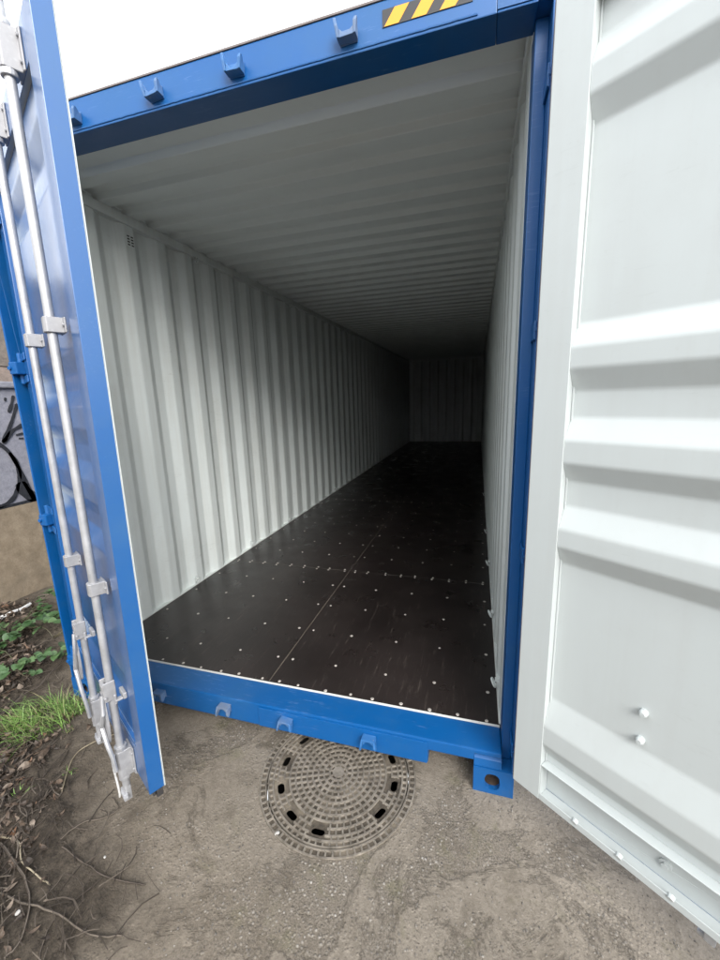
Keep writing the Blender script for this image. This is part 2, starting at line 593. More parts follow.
def fillet(pts, r, n=3):
    out = [pts[0]]
    for k in range(1, len(pts) - 1):
        a, b, c = Vector(pts[k - 1]), Vector(pts[k]), Vector(pts[k + 1])
        d1, d2 = (a - b), (c - b)
        rr = min(r, d1.length * 0.45, d2.length * 0.45)
        p1, p2 = b + d1.normalized() * rr, b + d2.normalized() * rr
        for i in range(n + 1):
            q = i / n
            out.append(tuple((1 - q) ** 2 * p1 + 2 * q * (1 - q) * b + q * q * p2))
    out.append(pts[-1])
    return out


def pn(x, y, z=0.0, s=1.0):
    return mnoise.noise((x * s, y * s, z * s))


# ------------------------------------------------------------------ ground
MH = (1.685, -0.078)                      # centre of the manhole


def soil_side(x, y):
    return min(-0.525 * x - 0.852 * y + 0.060, 0.90 - 0.70 * x)


def ground_z(x, y):
    s = soil_side(x, y) + 0.25 * pn(x, y, 0, 2.1)
    k = min(1.0, max(0.0, (s + 0.05) / 0.45))
    z = 0.006 * pn(x, y, 3.1, 1.3) + 0.003 * pn(x, y, 7.7, 6.0)
    z += k * (0.018 + 0.020 * pn(x, y, 1.1, 4.0) + 0.014 * pn(x, y, 5.1, 11.0))
    if x < -0.05:
        z += min(1.0, (-0.05 - x) / 0.9) * 0.10 * (0.6 + 0.5 * pn(x, y, 9.0, 2.2))
    r = math.hypot(x - MH[0], y - MH[1])
    q = min(1.0, max(0.0, (r - 0.36) / 0.12))
    z = z * q
    # the pads under the two corner castings are level
    for cx in (0.08, 2.357):
        rc = math.hypot(x - cx, y - 0.08)
        if rc < 0.30:
            z = min(z, z * max(0.0, (rc - 0.14) / 0.16)) if rc > 0.14 else min(z, 0.0)
    return z


def axis_coords(lo, hi, step, far):
    a = [lo + i * step for i in range(int(round((hi - lo) / step)) + 1)]
    g, d = [], step
    q = hi
    while q < far:
        d *= 1.35
        q += d
        g.append(q)
    g2, d = [], step
    q = lo
    while q > -far:
        d *= 1.35
        q -= d
        g2.append(q)
    return g2[::-1] + a + g


xs = axis_coords(-1.7, 3.5, 0.024, 400)
ys = axis_coords(-1.5, 1.7, 0.024, 400)
mb = MB()
nx, ny = len(xs), len(ys)
gv = []
for y in ys:
    for x in xs:
        inner = -1.9 < x < 3.7 and -1.8 < y < 2.0
        gv.append((x, y, ground_z(x, y) if inner else 0.0))
gf = []
for j in range(ny - 1):
    for i in range(nx - 1):
        cxm, cym = (xs[i] + xs[i + 1]) / 2 - MH[0], (ys[j] + ys[j + 1]) / 2 - MH[1]
        if math.hypot(cxm, cym) < 0.325:
            continue
        gf.append([j * nx + i, j * nx + i + 1, (j + 1) * nx + i + 1, (j + 1) * nx + i])
mb.add(gv, gf)
g = mb.build('ground', 'ground', bevel=0, angle=180)
tag(g, 'worn concrete yard turning to dark soil on the left', None, None, 'structure')

# ------------------------------------------------------------------ shipping container
W, L, H = 2.438, 12.19, 2.896
ZF = 0.205                                   # floor level
box_ = empty('shipping_container')
tag(box_, 'blue steel shipping container with light grey interior, both doors swung open', 'container')


def oval(cx, cz, w, h, n=20):
    out = []
    for i in range(n):
        a = 2 * math.pi * i / n
        c_, s_ = math.cos(a), math.sin(a)
        e = 0.75
        out.append((cx + w / 2 * math.copysign(abs(c_) ** e, c_), cz + h / 2 * math.copysign(abs(s_) ** e, s_)))
    return out


# corner castings: hollow boxes with an oval hole in front and one at the side
def casting(x0, side, z0, h):
    m = MB()
    x1 = x0 + 0.162
    t_ = 0.022
    y0, y1 = (-0.004, 0.174) if z0 < 1 else (-0.002, 0.115)
    zc = z0 + 0.060 if z0 < 1 else z0 + h - 0.060
    rect = [(x0, z0), (x1, z0), (x1, z0 + h), (x0, z0 + h)]
    m.prism(rect, 'y', y0, y0 + t_, holes=[oval((x0 + x1) / 2 - 0.004 * side, zc, 0.062, 0.078)])
    rs = [(y0 + t_, z0), (y1, z0), (y1, z0 + h), (y0 + t_, z0 + h)]
    xa, xb = (x0, x0 + t_) if side < 0 else (x1 - t_, x1)
    m.prism(rs, 'x', xa, xb, holes=[oval((y0 + y1) / 2 + 0.01, zc, 0.062, 0.07)])
    xi0, xi1 = (x0 + t_, x1) if side < 0 else (x0, x1 - t_)
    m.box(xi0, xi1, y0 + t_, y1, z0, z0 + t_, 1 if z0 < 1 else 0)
    m.box(xi0, xi1, y0 + t_, y1, z0 + h - t_, z0 + h)
    m.box(xi0, xi1, y1 - 0.01, y1, z0 + t_, z0 + h - t_, 1)  # dark back plate: shade behind the hole put into its colour
    xo0, xo1 = (x1 - 0.012, x1) if side < 0 else (x0, x0 + 0.012)
    m.box(xo0, xo1, y0 + t_, y1 - 0.01, z0 + t_, z0 + h - t_)
    return m.build('corner_casting', ['blue_paint_dull', 'shaded_rusty_steel'], box_, smooth=False)


casting(0.0, -1, 0.0, 0.122)
casting(W - 0.162, 1, 0.0, 0.122)
casting(0.0, -1, 2.782, 0.122)
casting(W - 0.162, 1, 2.782, 0.122)

# posts: thin outer flange in front, inner J section set back, hinge lugs bridging the two
for side in (-1, 1):
    mx = (lambda x: x) if side < 0 else (lambda x: W - x)

    def bx(m, a, b, *r, **k):
        A, B = mx(a), mx(b)
        return m.box(min(A, B), max(A, B), *r, **k)
    m = MB()
    bx(m, 0.0, 0.010, 0.0, 0.16, 0.124, 2.780)
    bx(m, 0.010, 0.049, 0.150 if side < 0 else 0.066, 0.16, 0.124, 2.780)
    post = m.build('corner_post', 'blue_paint', box_, bevel=0.003)
    m = MB()
    m.prism([(0.002, 0.1235), (0.172, 0.1235), (0.172, 0.150), (0.060, 0.195), (0.010, 0.195)] if False else
            [(0.000, 0.1235), (0.172, 0.1235), (0.172, 0.178), (0.030, 0.178), (0.004, 0.160)], 'x',
            min(mx(0.0495), mx(0.162)), max(mx(0.0495), mx(0.162)))
    m.build('post_foot', 'blue_paint_dull', post, bevel=0.003)
    for zc in (0.243, 1.088, 1.875, 2.58):
        m = MB()
        bx(m, 0.011, 0.062 if side < 0 else 0.018, -0.014, 0.066, zc - 0.030, zc + 0.030)
        m.build('hinge_lug', 'blue_paint', post, bevel=0.006)
        m = MB()
        m.tube([(mx(0.022 if side < 0 else 0.008), -0.015, zc), (mx(0.022 if side < 0 else 0.008), -0.022, zc)], 0.010 if side < 0 else 0.006, 12)
        m.build('hinge_pin', 'blue_paint', post, bevel=0.002)

# sill with end notches, a lap plate and the light line of sealant along the floor
m = MB()
m.prism([(0.162, 0.148), (0.356, 0.148), (0.356, 0.080), (2.082, 0.080), (2.082, 0.148), (2.276, 0.148), (2.276, 0.180),
         (2.387, 0.180), (2.387, 0.2035), (0.051, 0.2035), (0.051, 0.180), (0.162, 0.180)], 'y', 0.0, 0.146)
sill = m.build('door_sill', 'blue_paint', box_, bevel=0.006)
m = MB()
m.box(1.245, 2.078, -0.006, -0.0005, 0.084, 0.190)
m.build('lap_plate', 'blue_paint', sill, bevel=0.002)
m = MB()
m.box(0.052, 2.386, 0.1465, 0.1530, 0.190, 0.2080)
m.build('sealant_line', 'sealant', sill, bevel=0.001)
# under-frame behind the sill keeps the ground under the container dark
m = MB()
for y in [0.75 + 0.62 * k for k in range(19)]:
    m.box(0.05, 2.388, y, y + 0.05, 0.06, 0.170)
m.box(0.0, 0.05, 0.176, L - 0.16, 0.05, 0.200)
m.box(2.388, 2.438, 0.176, L - 0.16, 0.05, 0.200)
m.build('under_frame', 'blue_paint', box_, bevel=0)

# header
m = MB()
m.prism([(0.0, 2.774), (0.116, 2.774), (0.116, 2.872), (0.060, 2.900), (0.0, 2.892)], 'x', 0.1625, W - 0.1625)
m.box(0.050, 0.162, 0.0, 0.116, 2.774, 2.781)
m.box(W - 0.162, W - 0.050, 0.0, 0.116, 2.774, 2.781)
header = m.build('door_header', 'blue_paint', box_, bevel=0.005)
m = MB()
m.box(0.165, W - 0.165, -0.003, 0.012, 2.893, 2.899)
m.build('edge_strip', 'gasket_grey', header)
m = MB()
m.tube([(0.2 + 0.02 * k, -0.0005, 2.785 + 0.0015 * pn(k * 0.9, 0)) for k in range(102)], 0.0035, 6)
m.build('weld_seam', 'blue_paint', header)


def keeper(parent, x, z, up, rot):
    """cam keeper: back plate, a curved saddle and two flared prongs of unequal height"""
    k = 1 if up else -1
    m = MB()
    m.box(-0.030, 0.030, -0.005, 0.0, -0.020, 0.020)
    sad = [(-0.024, 0.006), (-0.024, -0.019), (0.024, -0.019), (0.024, 0.002), (0.016, -0.003), (0.010, -0.009), (0.0, -0.0115), (-0.010, -0.009), (-0.016, -0.001)]
    m.prism([(a_, b_ * k) for a_, b_ in sad], 'y', -0.036, -0.005)
    for s, h in ((-1, 0.034), (1, 0.020)):
        vs = []
        for y_, z_, fl in ((-0.005, -0.0185, 0.0), (-0.037, -0.0185, 0.0), (-0.043, 0.010, 0.003), (-0.041, h, 0.008), (-0.031, h * 1.04, 0.008), (-0.017, 0.012, 0.003), (-0.005, 0.014, 0.0)):
            xa = s * (0.0275 + fl)
            vs.append((xa - 0.0045, y_, z_ * k))
            vs.append((xa + 0.0045, y_, z_ * k))
        n_ = len(vs) // 2
        m.add(vs, [[2 * i_ for i_ in range(n_)], [2 * i_ + 1 for i_ in range(n_)][::-1]] +
              [[2 * i_, 2 * ((i_ + 1) % n_), 2 * ((i_ + 1) % n_) + 1, 2 * i_ + 1] for i_ in range(n_)])
    o = m.build('cam_keeper', 'keeper_paint', parent, loc=(x, -0.0005, z), bevel=0.0018, seg=2)
    o.rotation_euler = (0, rot, 0)
    return o


for i, x in enumerate((0.652, 1.055, 1.403, 1.818)):
    keeper(header, x, 2.822, True, RAD((4, -6, 3, -2)[i]))
    o = keeper(sill, x, 0.150, False, RAD((-3, 2, 5, 1)[i]))
    if x > 1.245:
        o.location.y = -0.0065

# hazard sticker on the header
hz = MB()
hz.box(1.930, 2.205, -0.0022, -0.0006, 2.820, 2.866)
hzo = hz.build('hazard_sticker', 'hazard_black', header, smooth=False)
for k in range(3):
    x = 1.936 + 0.086 * k
    s = MB()
    s.add([(x, -0.0030, 2.821), (x + 0.046, -0.0030, 2.821), (x + 0.080, -0.0030, 2.865), (x + 0.034, -0.0030, 2.865)], [[0, 1, 2, 3]])
    s.build('yellow_stripe', 'hazard_yellow', hzo, smooth=False)


# corrugated walls (278 mm pitch)
def wall_profile(y0, first, end, pitch=0.2825, dep=0.036):
    pts = [(y0, 0.0)]
    y = first
    while y + 0.21 < end:
        pts += [(y, 0.0), (y + 0.068, dep), (y + 0.140, dep), (y + 0.208, 0.0)]
        y += pitch
    pts.append((end, 0.0))
    return fillet(pts, 0.010, 3)


wp = wall_profile(0.16, 0.300, 12.02)
for side in (-1, 1):
    x0 = 0.050 if side < 0 else W - 0.050
    mp_ = (lambda s, d, t_: (x0 - d, s, t_)) if side < 0 else (lambda s, d, t_: (x0 + d, s, t_))
    m = MB()
    m.sheet(wp, mp_, 0.2055, 2.835, 0.003, 0, 1)
    o = m.build('side_wall', ['inner_paint', 'blue_paint'], box_, smooth=False)
    o['label'] = 'left corrugated side wall' if side < 0 else 'right corrugated side wall'
    mx = (lambda x: x) if side < 0 else (lambda x: W - x)
    m = MB()
    m.box(min(mx(0.0), mx(0.060)), max(mx(0.0), mx(0.060)), 0.118, 12.03, 2.815, 2.874)
    m.box(min(mx(0.0), mx(0.030)), max(mx(0.0), mx(0.030)), 0.118, 12.10, 2.8745, 2.904)
    m.build('top_rail', 'inner_paint', box_, bevel=0.004)
    m = MB()
    m.sheet([(0.163, -0.0065), (12.02, -0.0065)], mp_, 0.2056, 0.2100, 0.003, 0, 0)
    m.build('floor_sealant', 'sealant', box_, smooth=False)
    m = MB()
    m.box(min(mx(0.011), mx(0.0535)), max(mx(0.011), mx(0.0535)), 0.162, 12.03, ZF + 0.0004, ZF + 0.0032)
    m.build('floor_edge_strip', 'inner_paint', box_, smooth=False)
    # lashing rings: under the top rail and above the floor
    spots = [(yy, 2.800) for yy in (1.47, 3.17, 4.87, 6.57)] + [(yy, 0.250) for yy in (1.05, 1.90, 2.75, 4.45)]
    if side > 0:
        spots = [(yy, zz) for yy, zz in spots if zz < 1] + [(0.385, 0.245)]
    for yy, zz in spots:
        m = MB()
        c = [(mx(0.072 + 0.010 * math.sin(a)), yy + 0.020 * math.cos(a), zz + 0.020 * math.sin(a)) for a in [2 * math.pi * k / 14 for k in range(15)]]
        m.tube(c, 0.005, 6, cap=False)
        m.box(min(mx(0.048), mx(0.066)), max(mx(0.048), mx(0.066)), yy - 0.008, yy + 0.008, zz + 0.012, zz + 0.026)
        m.build('lashing_ring', 'inner_paint', box_)

# ventilator holes near the door on the left wall
m = MB()
m.box(0.0505, 0.0535, 0.800, 0.862, 2.690, 2.765)
vent = m.build('ventilator', 'inner_paint', box_, bevel=0.001)
for r_ in range(4):
    for c_ in range(2):
        yy, zz = 0.815 + 0.030 * c_, 2.700 + 0.017 * r_
        m = MB()
        m.box(0.0536, 0.0545, yy - 0.009, yy + 0.009, zz - 0.0035, zz + 0.0035)
        m.build('vent_slot', 'shaft_dark', vent, smooth=False)

# roof: 210 mm pitch, narrow slopes; flat extension plate behind the header
pts = [(0.118, 0.0), (0.395, 0.0)]
y = 0.395
while y + 0.21 < 12.0:
    pts += [(y, 0.0), (y + 0.013, -0.034), (y + 0.103, -0.034), (y + 0.116, 0.0)] if y > 0.4 else [(y + 0.013, -0.034), (y + 0.103, -0.034), (y + 0.116, 0.0)]
    y += 0.2095
pts.append((12.05, 0.0))
rp = fillet(pts, 0.004, 2)
m = MB()
m.sheet(rp, lambda s, d, t_: (t_, s, 2.906 + d), 0.02, W - 0.02, 0.003, 0, 1)
m.build('roof', ['roof_paint', 'blue_paint'], box_, smooth=False)

# end wall and the frame that closes it
m = MB()
m.box(0.0, 0.062, 12.021, 12.19, 0.0, 2.90)
m.box(W - 0.062, W, 12.021, 12.19, 0.0, 2.90)
m.box(0.0625, W - 0.0625, 12.031, 12.19, 2.83, 2.91)
m.box(0.0625, W - 0.0625, 12.105, 12.19, 0.0, 0.30)
m.build('end_frame', 'inner_paint', box_, bevel=0)
ep = fillet([(0.02, 0.0)] + [q for k in range(8) for q in ((0.16 + 0.27 * k, 0.0), (0.20 + 0.27 * k, 0.045), (0.29 + 0.27 * k, 0.045), (0.33 + 0.27 * k, 0.0))] + [(W - 0.02, 0.0)], 0.01, 2)
m = MB()
m.sheet(ep, lambda s, d, t_: (s, 12.055 + d, t_), 0.15, 2.90, 0.003, 0, 1)
m.build('end_wall', ['inner_paint', 'blue_paint'], box_, smooth=False)

# floor panels and their screws
COLS = [0.107, 0.377, 0.627, 0.907, 1.163, 1.265, 1.525, 1.810, 2.068, 2.335]
ENDS = [0.107, 0.240, 0.377, 0.515, 0.650, 0.784, 0.915, 1.024, 1.170, 1.270, 1.380, 1.538, 1.670, 1.785, 1.932, 2.067, 2.198, 2.328]
m = MB()
rr = 0.0088
n = 10
ring = [(rr * math.cos(2 * math.pi * i / n), rr * math.sin(2 * math.pi * i / n)) for i in range(n)]
m.add([(a, b, 0.0) for a, b in ring] + [(a * 0.75, b * 0.75, 0.0022) for a, b in ring] + [(0, 0, 0.0026)],
      [[i, (i + 1) % n, n + (i + 1) % n, n + i] for i in range(n)] + [[n + i, n + (i + 1) % n, 2 * n] for i in range(n)])
screw_me = m.mesh('screw')
screw_me.materials.append(M['screw_metal'])
seams = [0.1535, 1.584, 3.984, 6.384, 8.784, 11.18, 12.045]
rows_of = {0: [0.170, 0.360, 0.663, 0.985, 1.292, 1.568], 1: [1.600, 1.90, 2.21, 2.51, 2.82, 3.12, 3.43, 3.72, 3.968],
           2: [4.000, 4.31, 4.92, 5.53]}
for ci, (xa, xb) in enumerate(((0.012, 1.2140), (1.2180, W - 0.012))):
    for k in range(len(seams) - 1):
        m = MB()
        m.box(xa, xb, seams[k] + 0.0012, seams[k + 1] - 0.0012, ZF - 0.028, ZF)
        fp = m.build('floor_panel', 'floor_ply', box_, bevel=0.0012, seg=1)
        for y in rows_of.get(k, []):
            end = abs(y - seams[k]) < 0.05 or abs(y - seams[k + 1]) < 0.05
            for x in (ENDS if end else COLS):
                if xa < x < xb:
                    s = bpy.data.objects.new('screw', screw_me)
                    COL.objects.link(s)
                    s.parent = fp
                    s.location = (x + random.uniform(-.004, .004), y + random.uniform(-.004, .004), ZF + 0.0003 + random.uniform(-0.0004, 0.0004))
                    s.scale = (random.uniform(0.8, 1.15),) * 2 + (1,)


m = MB()
m.box(1.2143, 1.2177, 0.158, 12.04, ZF - 0.02, ZF - 0.0006)
m.build('seam_filler', 'seam', box_, smooth=False)
for y in seams[1:-1]:
    m = MB()
    m.box(0.012, 1.2140, y - 0.0010, y + 0.0010, ZF - 0.02, ZF - 0.0006)
    m.box(1.2180, W - 0.012, y - 0.0010, y + 0.0010, ZF - 0.02, ZF - 0.0006)
    m.build('seam_filler', 'seam', box_, smooth=False)

# ------------------------------------------------------------------ doors
# local frame: hinge at the origin, x along the closed door, -y outward, z up
YO, YI = 0.036, 0.091                       # outer and inner face of the door frame
U0, U1 = 0.030, 1.203
ZB, ZT = 0.207, 2.762


def make_door(pivot, rotz, flip, label):
    xf = (lambda v: Vector((-v.x, v.y, v.z))) if flip else None

    def part(m, name, mats, parent, **kw):
        return m.build(name, mats, parent, xf=xf, **kw)

    # frame: two stiles, top rail (box sections) and a channel as bottom rail; inner faces carry the interior paint
    m = MB()
    ym = YI - 0.036
    m.box(U0, U0 + 0.103, YO, ym, ZB, ZT)
    m.box(U0, U0 + 0.103, ym + 0.0002, YI, ZB, ZT)
    m.box(U1 - 0.103, U1, YO, YI, ZB, ZT)
    m.box(U0 + 0.1035, U1 - 0.1035, YO, YI - 0.001, 2.640, ZT)
    m.box(U0 + 0.1035, U1 - 0.1035, YO, YO + 0.004, ZB, 0.357)
    m.box(U0 + 0.1035, U1 - 0.1035, YO + 0.004, ym, 0.352, 0.357)
    m.box(U0 + 0.1035, U1 - 0.1035, ym + 0.0002, YI - 0.0015, 0.352, 0.357)
    m.prism([(YO + 0.004, ZB), (YI - 0.001, ZB), (YI - 0.001, ZB + 0.026), (YI - 0.005, ZB + 0.026), (YI - 0.009, ZB + 0.012), (YO + 0.004, ZB + 0.012)],
            'x', U0 + 0.1035, U1 - 0.1035)
    d = part(m, 'door', ['door_blue', 'door_inner_paint'], box_, loc=(pivot[0], pivot[1], 0), rotz=rotz, bevel=0.004)
    for q in d.data.polygons:
        cxq = abs(q.center.x)
        if q.center.y < ym + 0.0001 and q.normal.y < 0.2:
            continue                                        # outer half: blue
        if q.normal.y > 0.2 or U0 + 0.1 < cxq < U1 - 0.11:
            q.material_index = 1
    d['label'] = label

    # panel: pressed horizontal ridges, standing out on the inner side
    base, crest = YI - 0.034, YI - 0.003
    pr = [(0.3575, base)]
    for a, b, c_, e in ((0.385, 0.445, 0.520, 0.622), (1.128, 1.190, 1.250, 1.322), (1.401, 1.460, 1.530, 1.597),
                        (1.675, 1.740, 1.800, 1.864), (2.360, 2.425, 2.490, 2.556)):
        pr += [(a, base), (b, crest), (c_, crest), (e, base)]
    pr.append((2.639, base))
    pr = fillet(pr, 0.008, 4)
    m = MB()
    m.sheet(pr, lambda s, dd, t_: (t_, dd, s), U0 + 0.1035, U1 - 0.1035, -0.0035, 0, 1)
    part(m, 'door_panel', ['door_inner_paint', 'door_blue'], d, smooth=False)

    # caulked joint down both stiles
    for xx in (U0 + 0.1035, U1 - 0.1035 - 0.005):
        m = MB()
        m.box(xx, xx + 0.005, base - 0.001, base + 0.006, 0.36, 2.638)
        part(m, 'caulk_bead', 'door_inner_paint', d, bevel=0.0015)

    for xx in (U0 + 0.1037, U1 - 0.1047):
        m = MB()
        m.box(xx, xx + 0.001, YO + 0.0043, YI - 0.003, ZB + 0.0125, 0.3515)
        part(m, 'channel_end', 'door_inner_paint', d, smooth=False)

    # gaskets: hinge edge, free edge lip, bottom flap
    m = MB()
    m.box(U0 - 0.006, U0 - 0.0003, YO + 0.010, YI - 0.006, ZB, ZT)
    part(m, 'gasket', 'gasket_grey', d, bevel=0.002)
    m = MB()
    m.box(U1 - 0.004, U1 + 0.0015, YI + 0.0002, YI + 0.0028, ZB, ZT)
    part(m, 'edge_lip', 'door_inner_paint', d, smooth=False)
    m = MB()
    m.box(U0 + 0.02, U1 - 0.004, YO + 0.012, YO + 0.022, ZB - 0.022, ZB - 0.0003)
    m.box(U1 - 0.030, U1 + 0.004, YO + 0.024, YI - 0.008, ZB - 0.030, ZB - 0.0003)
    part(m, 'bottom_gasket', 'rubber', d, bevel=0.003)

    # hinge blades on the door
    for zc in (0.243, 1.088, 1.875, 2.58):
        m = MB()
        m.box(0.004, 0.115, YO - 0.008, YO - 0.0004, zc + 0.036, zc + 0.070)
        m.box(0.004, 0.115, YO - 0.008, YO - 0.0004, zc - 0.070, zc - 0.036)
        m.tube([(0.012, 0.024, zc - 0.075), (0.012, 0.024, zc + 0.075)], 0.011, 12)
        part(m, 'hinge_blade', 'blue_paint', d, bevel=0.003)

    # bolt ends through the bottom rail and the panel (seen from inside)
    for uu, zz, yy, rr_ in ((0.405, 0.748, base, 0.012), (0.405, 0.655, base, 0.012), (0.86, 0.748, base, 0.012), (0.86, 0.655, base, 0.012)):
        m = MB()
        m.tube([(uu, yy - 0.002, zz), (uu, yy + 0.010, zz), (uu, yy + 0.019, zz)], [rr_, rr_, rr_ * 0.62], 10)
        part(m, 'bolt', 'door_inner_paint', d, bevel=0.001)
    for k in range(7):
        uu = 0.26 + 0.135 * k
        m = MB()
        m.tube([(uu, YI - 0.010, ZB + 0.020 + 0.004), (uu, YI + 0.002, ZB + 0.020)], [0.011, 0.009], 10)
        part(m, 'rail_bolt', 'door_inner_paint', d, bevel=0.001)
    for uu in (0.50, 0.66):
        m = MB()
        m.tube([(uu, YO + 0.003, 0.275), (uu, YO + 0.009, 0.275)], 0.017, 12)
        m.tube([(uu, YO + 0.009, 0.275), (uu, YO + 0.016, 0.275)], 0.010, 6)
        part(m, 'rail_bolt', 'door_inner_paint', d, bevel=0.001)

    # locking gear: two rods with brackets, hubs, handles and cams
    yr = YO - 0.036
    for ri, u in enumerate((0.615, 1.022)):
        m = MB()
        m.tube([(u, yr, 0.125), (u, yr, 2.835)], 0.0142, 18)
        rod = part(m, 'lock_rod', 'galvanised', d)
        # clamps
        for zc, hh in ((1.017, 0.024), (1.937, 0.024), (2.690, 0.055), (0.262, 0.060)):
            m = MB()
            big = hh > 0.03
            m.prism([(u - 0.040, YO - 0.0005), (u - 0.040, YO - 0.006), (u - 0.0225, YO - 0.008), (u - 0.0215, yr - 0.015),
                     (u - 0.012, yr - 0.0215), (u + 0.012, yr - 0.0215), (u + 0.0215, yr - 0.015), (u + 0.0225, YO - 0.008),
                     (u + 0.040, YO - 0.006), (u + 0.040, YO - 0.0005)], 'z', zc - hh, zc + hh)
            cl = part(m, 'rod_bracket', 'galvanised_dull', d, bevel=0.002, seg=1)
            for sgn in (-1, 1):
                for zo in ((-0.6 * hh, 0.6 * hh) if big else (0,)):
                    m = MB()
                    m.tube([(u + sgn * 0.032, YO - 0.006, zc + zo), (u + sgn * 0.032, YO - 0.012, zc + zo)], 0.006, 8)
                    part(m, 'bracket_rivet', 'galvanised_dull', d, bevel=0.001, seg=1)
        # anti-rack collars above and below the end brackets
        for zc in (2.628, 2.752, 0.195, 0.330):
            m = MB()
            m.tube([(u, yr, zc - 0.009), (u, yr, zc + 0.009)], 0.0225, 16)
            part(m, 'collar', 'galvanised', d, bevel=0.003)
        # cams: ridged forks at both ends
        for zc, k in ((0.118, -1), (2.838, 1)):
            m = MB()
            m.box(u - 0.014, u + 0.014, yr - 0.010, yr + 0.012, zc - 0.034, zc + 0.030)
            m.box(u - 0.034, u + 0.022, yr - 0.018, yr - 0.002, zc - 0.020 - 0.006 * k, zc - 0.002 - 0.006 * k)
            m.box(u - 0.020, u + 0.034, yr - 0.022, yr - 0.004, zc + 0.008 * k - 0.006, zc + 0.008 * k + 0.010)
            m.box(u - 0.030, u + 0.010, yr - 0.016, yr + 0.004, zc + 0.030 * k - 0.008, zc + 0.030 * k + 0.006)
            part(m, 'cam', 'galvanised', d, bevel=0.004)
        # handle hub low on the rod: forked plates, a lens shaped link with a hole, and the folded handle
        zo = (0.09, 0.0)[ri]
        m = MB()
        m.box(u - 0.024, u - 0.0175, yr - 0.030, yr + 0.012, 0.560 + zo, 0.640 + zo)
        m.box(u + 0.0175, u + 0.024, yr - 0.030, yr + 0.012, 0.560 + zo, 0.640 + zo)
        m.box(u - 0.0175, u + 0.0175, yr - 0.032, yr - 0.0175, 0.600 + zo, 0.628 + zo)
        m.tube([(u - 0.032, yr - 0.026, 0.580 + zo), (u + 0.032, yr - 0.026, 0.580 + zo)], 0.006, 8)
        part(m, 'handle_hub', 'galvanised_dull', d, bevel=0.002, seg=1)
        lens = []
        for k in range(24):
            a = 2 * math.pi * k / 24
            lens.append((u - 0.002 + 0.030 * math.copysign(abs(math.cos(a)) ** 1.3, math.cos(a)), 0.475 + zo * 0.8 + 0.105 * math.sin(a)))
        m = MB()
        m.prism(lens, 'y', yr - 0.036, yr - 0.027, holes=[oval(u - 0.002, 0.490 + zo * 0.8, 0.018, 0.026, 12)])
        part(m, 'hub_link', 'galvanised_dull', d, bevel=0.0, smooth=False)
        m = MB()
        hp = [(u + 0.010, yr - 0.034, 0.590 + zo), (u + 0.026, yr - 0.042, 0.52 + zo), (u - 0.020, yr - 0.046, 0.44 + zo * 0.6),
              (u + 0.020, yr - 0.044, 0.385 + zo * 0.3), (u + 0.030, yr - 0.036, 0.33), (u + 0.032, yr - 0.032, 0.26)]
        m.tube(hp, [0.007, 0.008, 0.009, 0.0085, 0.008, 0.0075], 8)
        part(m, 'handle', 'galvanised', d)
        m = MB()
        m.box(u + 0.020, u + 0.075, YO - 0.014, YO - 0.0006, 0.575 + zo, 0.600 + zo)
        m.box(u + 0.055, u + 0.075, YO - 0.040, YO - 0.0145, 0.578 + zo, 0.586 + zo)
        m.tube([(u + 0.064, YO - 0.038, 0.566 + zo), (u + 0.064, YO - 0.038, 0.606 + zo)], 0.006, 8)
        part(m, 'handle_catch', 'galvanised_dull', d, bevel=0.002, seg=1)
        if ri == 1:
            m = MB()
            loop = [(u + 0.010, yr - 0.026, 0.315), (u - 0.030, yr - 0.030, 0.262), (u - 0.045, yr - 0.026, 0.200), (u - 0.040, yr - 0.022, 0.130),
                    (u - 0.052, yr - 0.020, 0.085), (u - 0.044, yr - 0.022, 0.070), (u - 0.034, yr - 0.022, 0.090), (u - 0.037, yr - 0.024, 0.150),
                    (u - 0.036, yr - 0.028, 0.215), (u - 0.022, yr - 0.030, 0.270), (u + 0.014, yr - 0.030, 0.300)]
            m.tube(loop, 0.0042, 6)
            part(m, 'seal_cord', 'white_plastic', d)
    return d


dl = make_door((0.0, 0.0), RAD(-27.6), False, 'left door seen from outside, blue with galvanised lock rods')
dl.rotation_euler.x = -0.0095            # it hangs a touch out of plumb
make_door((2.452, -0.012), RAD(180 - 36.5), True, 'right door seen from inside, light grey with pressed ridges')

# ------------------------------------------------------------------ manhole
mh = empty('manhole_cover', (MH[0], MH[1], 0))
tag(mh, 'round cast iron manhole cover with ring ribs half under the blue sill', 'manhole cover')


def circ(r, n=72, ph=0.0):
    return [(r * math.cos(2 * math.pi * k / n + ph), r * math.sin(2 * math.pi * k / n + ph)) for k in range(n)]


def capsule(ang, r, ln, w, n=7):
    out = []
    c_, s_ = math.cos(ang), math.sin(ang)
    loc = [(ln / 2 - w / 2 + w / 2 * math.cos(a), w / 2 * math.sin(a)) for a in [-math.pi / 2 + math.pi * k / n for k in range(n + 1)]]
    loc += [(-ln / 2 + w / 2 - w / 2 * math.cos(a), w / 2 * math.sin(a)) for a in [math.pi / 2 - math.pi * k / n for k in range(n + 1)]]
    for tx, ry in loc:                       # tx tangential, ry radial
        out.append(((r + ry) * c_ - tx * s_, (r + ry) * s_ + tx * c_))
    return out


slots = [RAD(-89 + 30 * k) for k in range(12) if k != 1]
holes = [capsule(a, 0.258, 0.057, 0.029) for a in slots]
m = MB()
m.prism(circ(0.316), 'z', -0.009, 0.0005, holes=holes)
lid = m.build('lid', 'pit_dirt', mh, smooth=False)
m = MB()
m.prism(circ(0.352, 96), 'z', -0.03, 0.0015, holes=[circ(0.3195, 96)])
fr = m.build('frame', 'pit_dirt', mh, smooth=False)


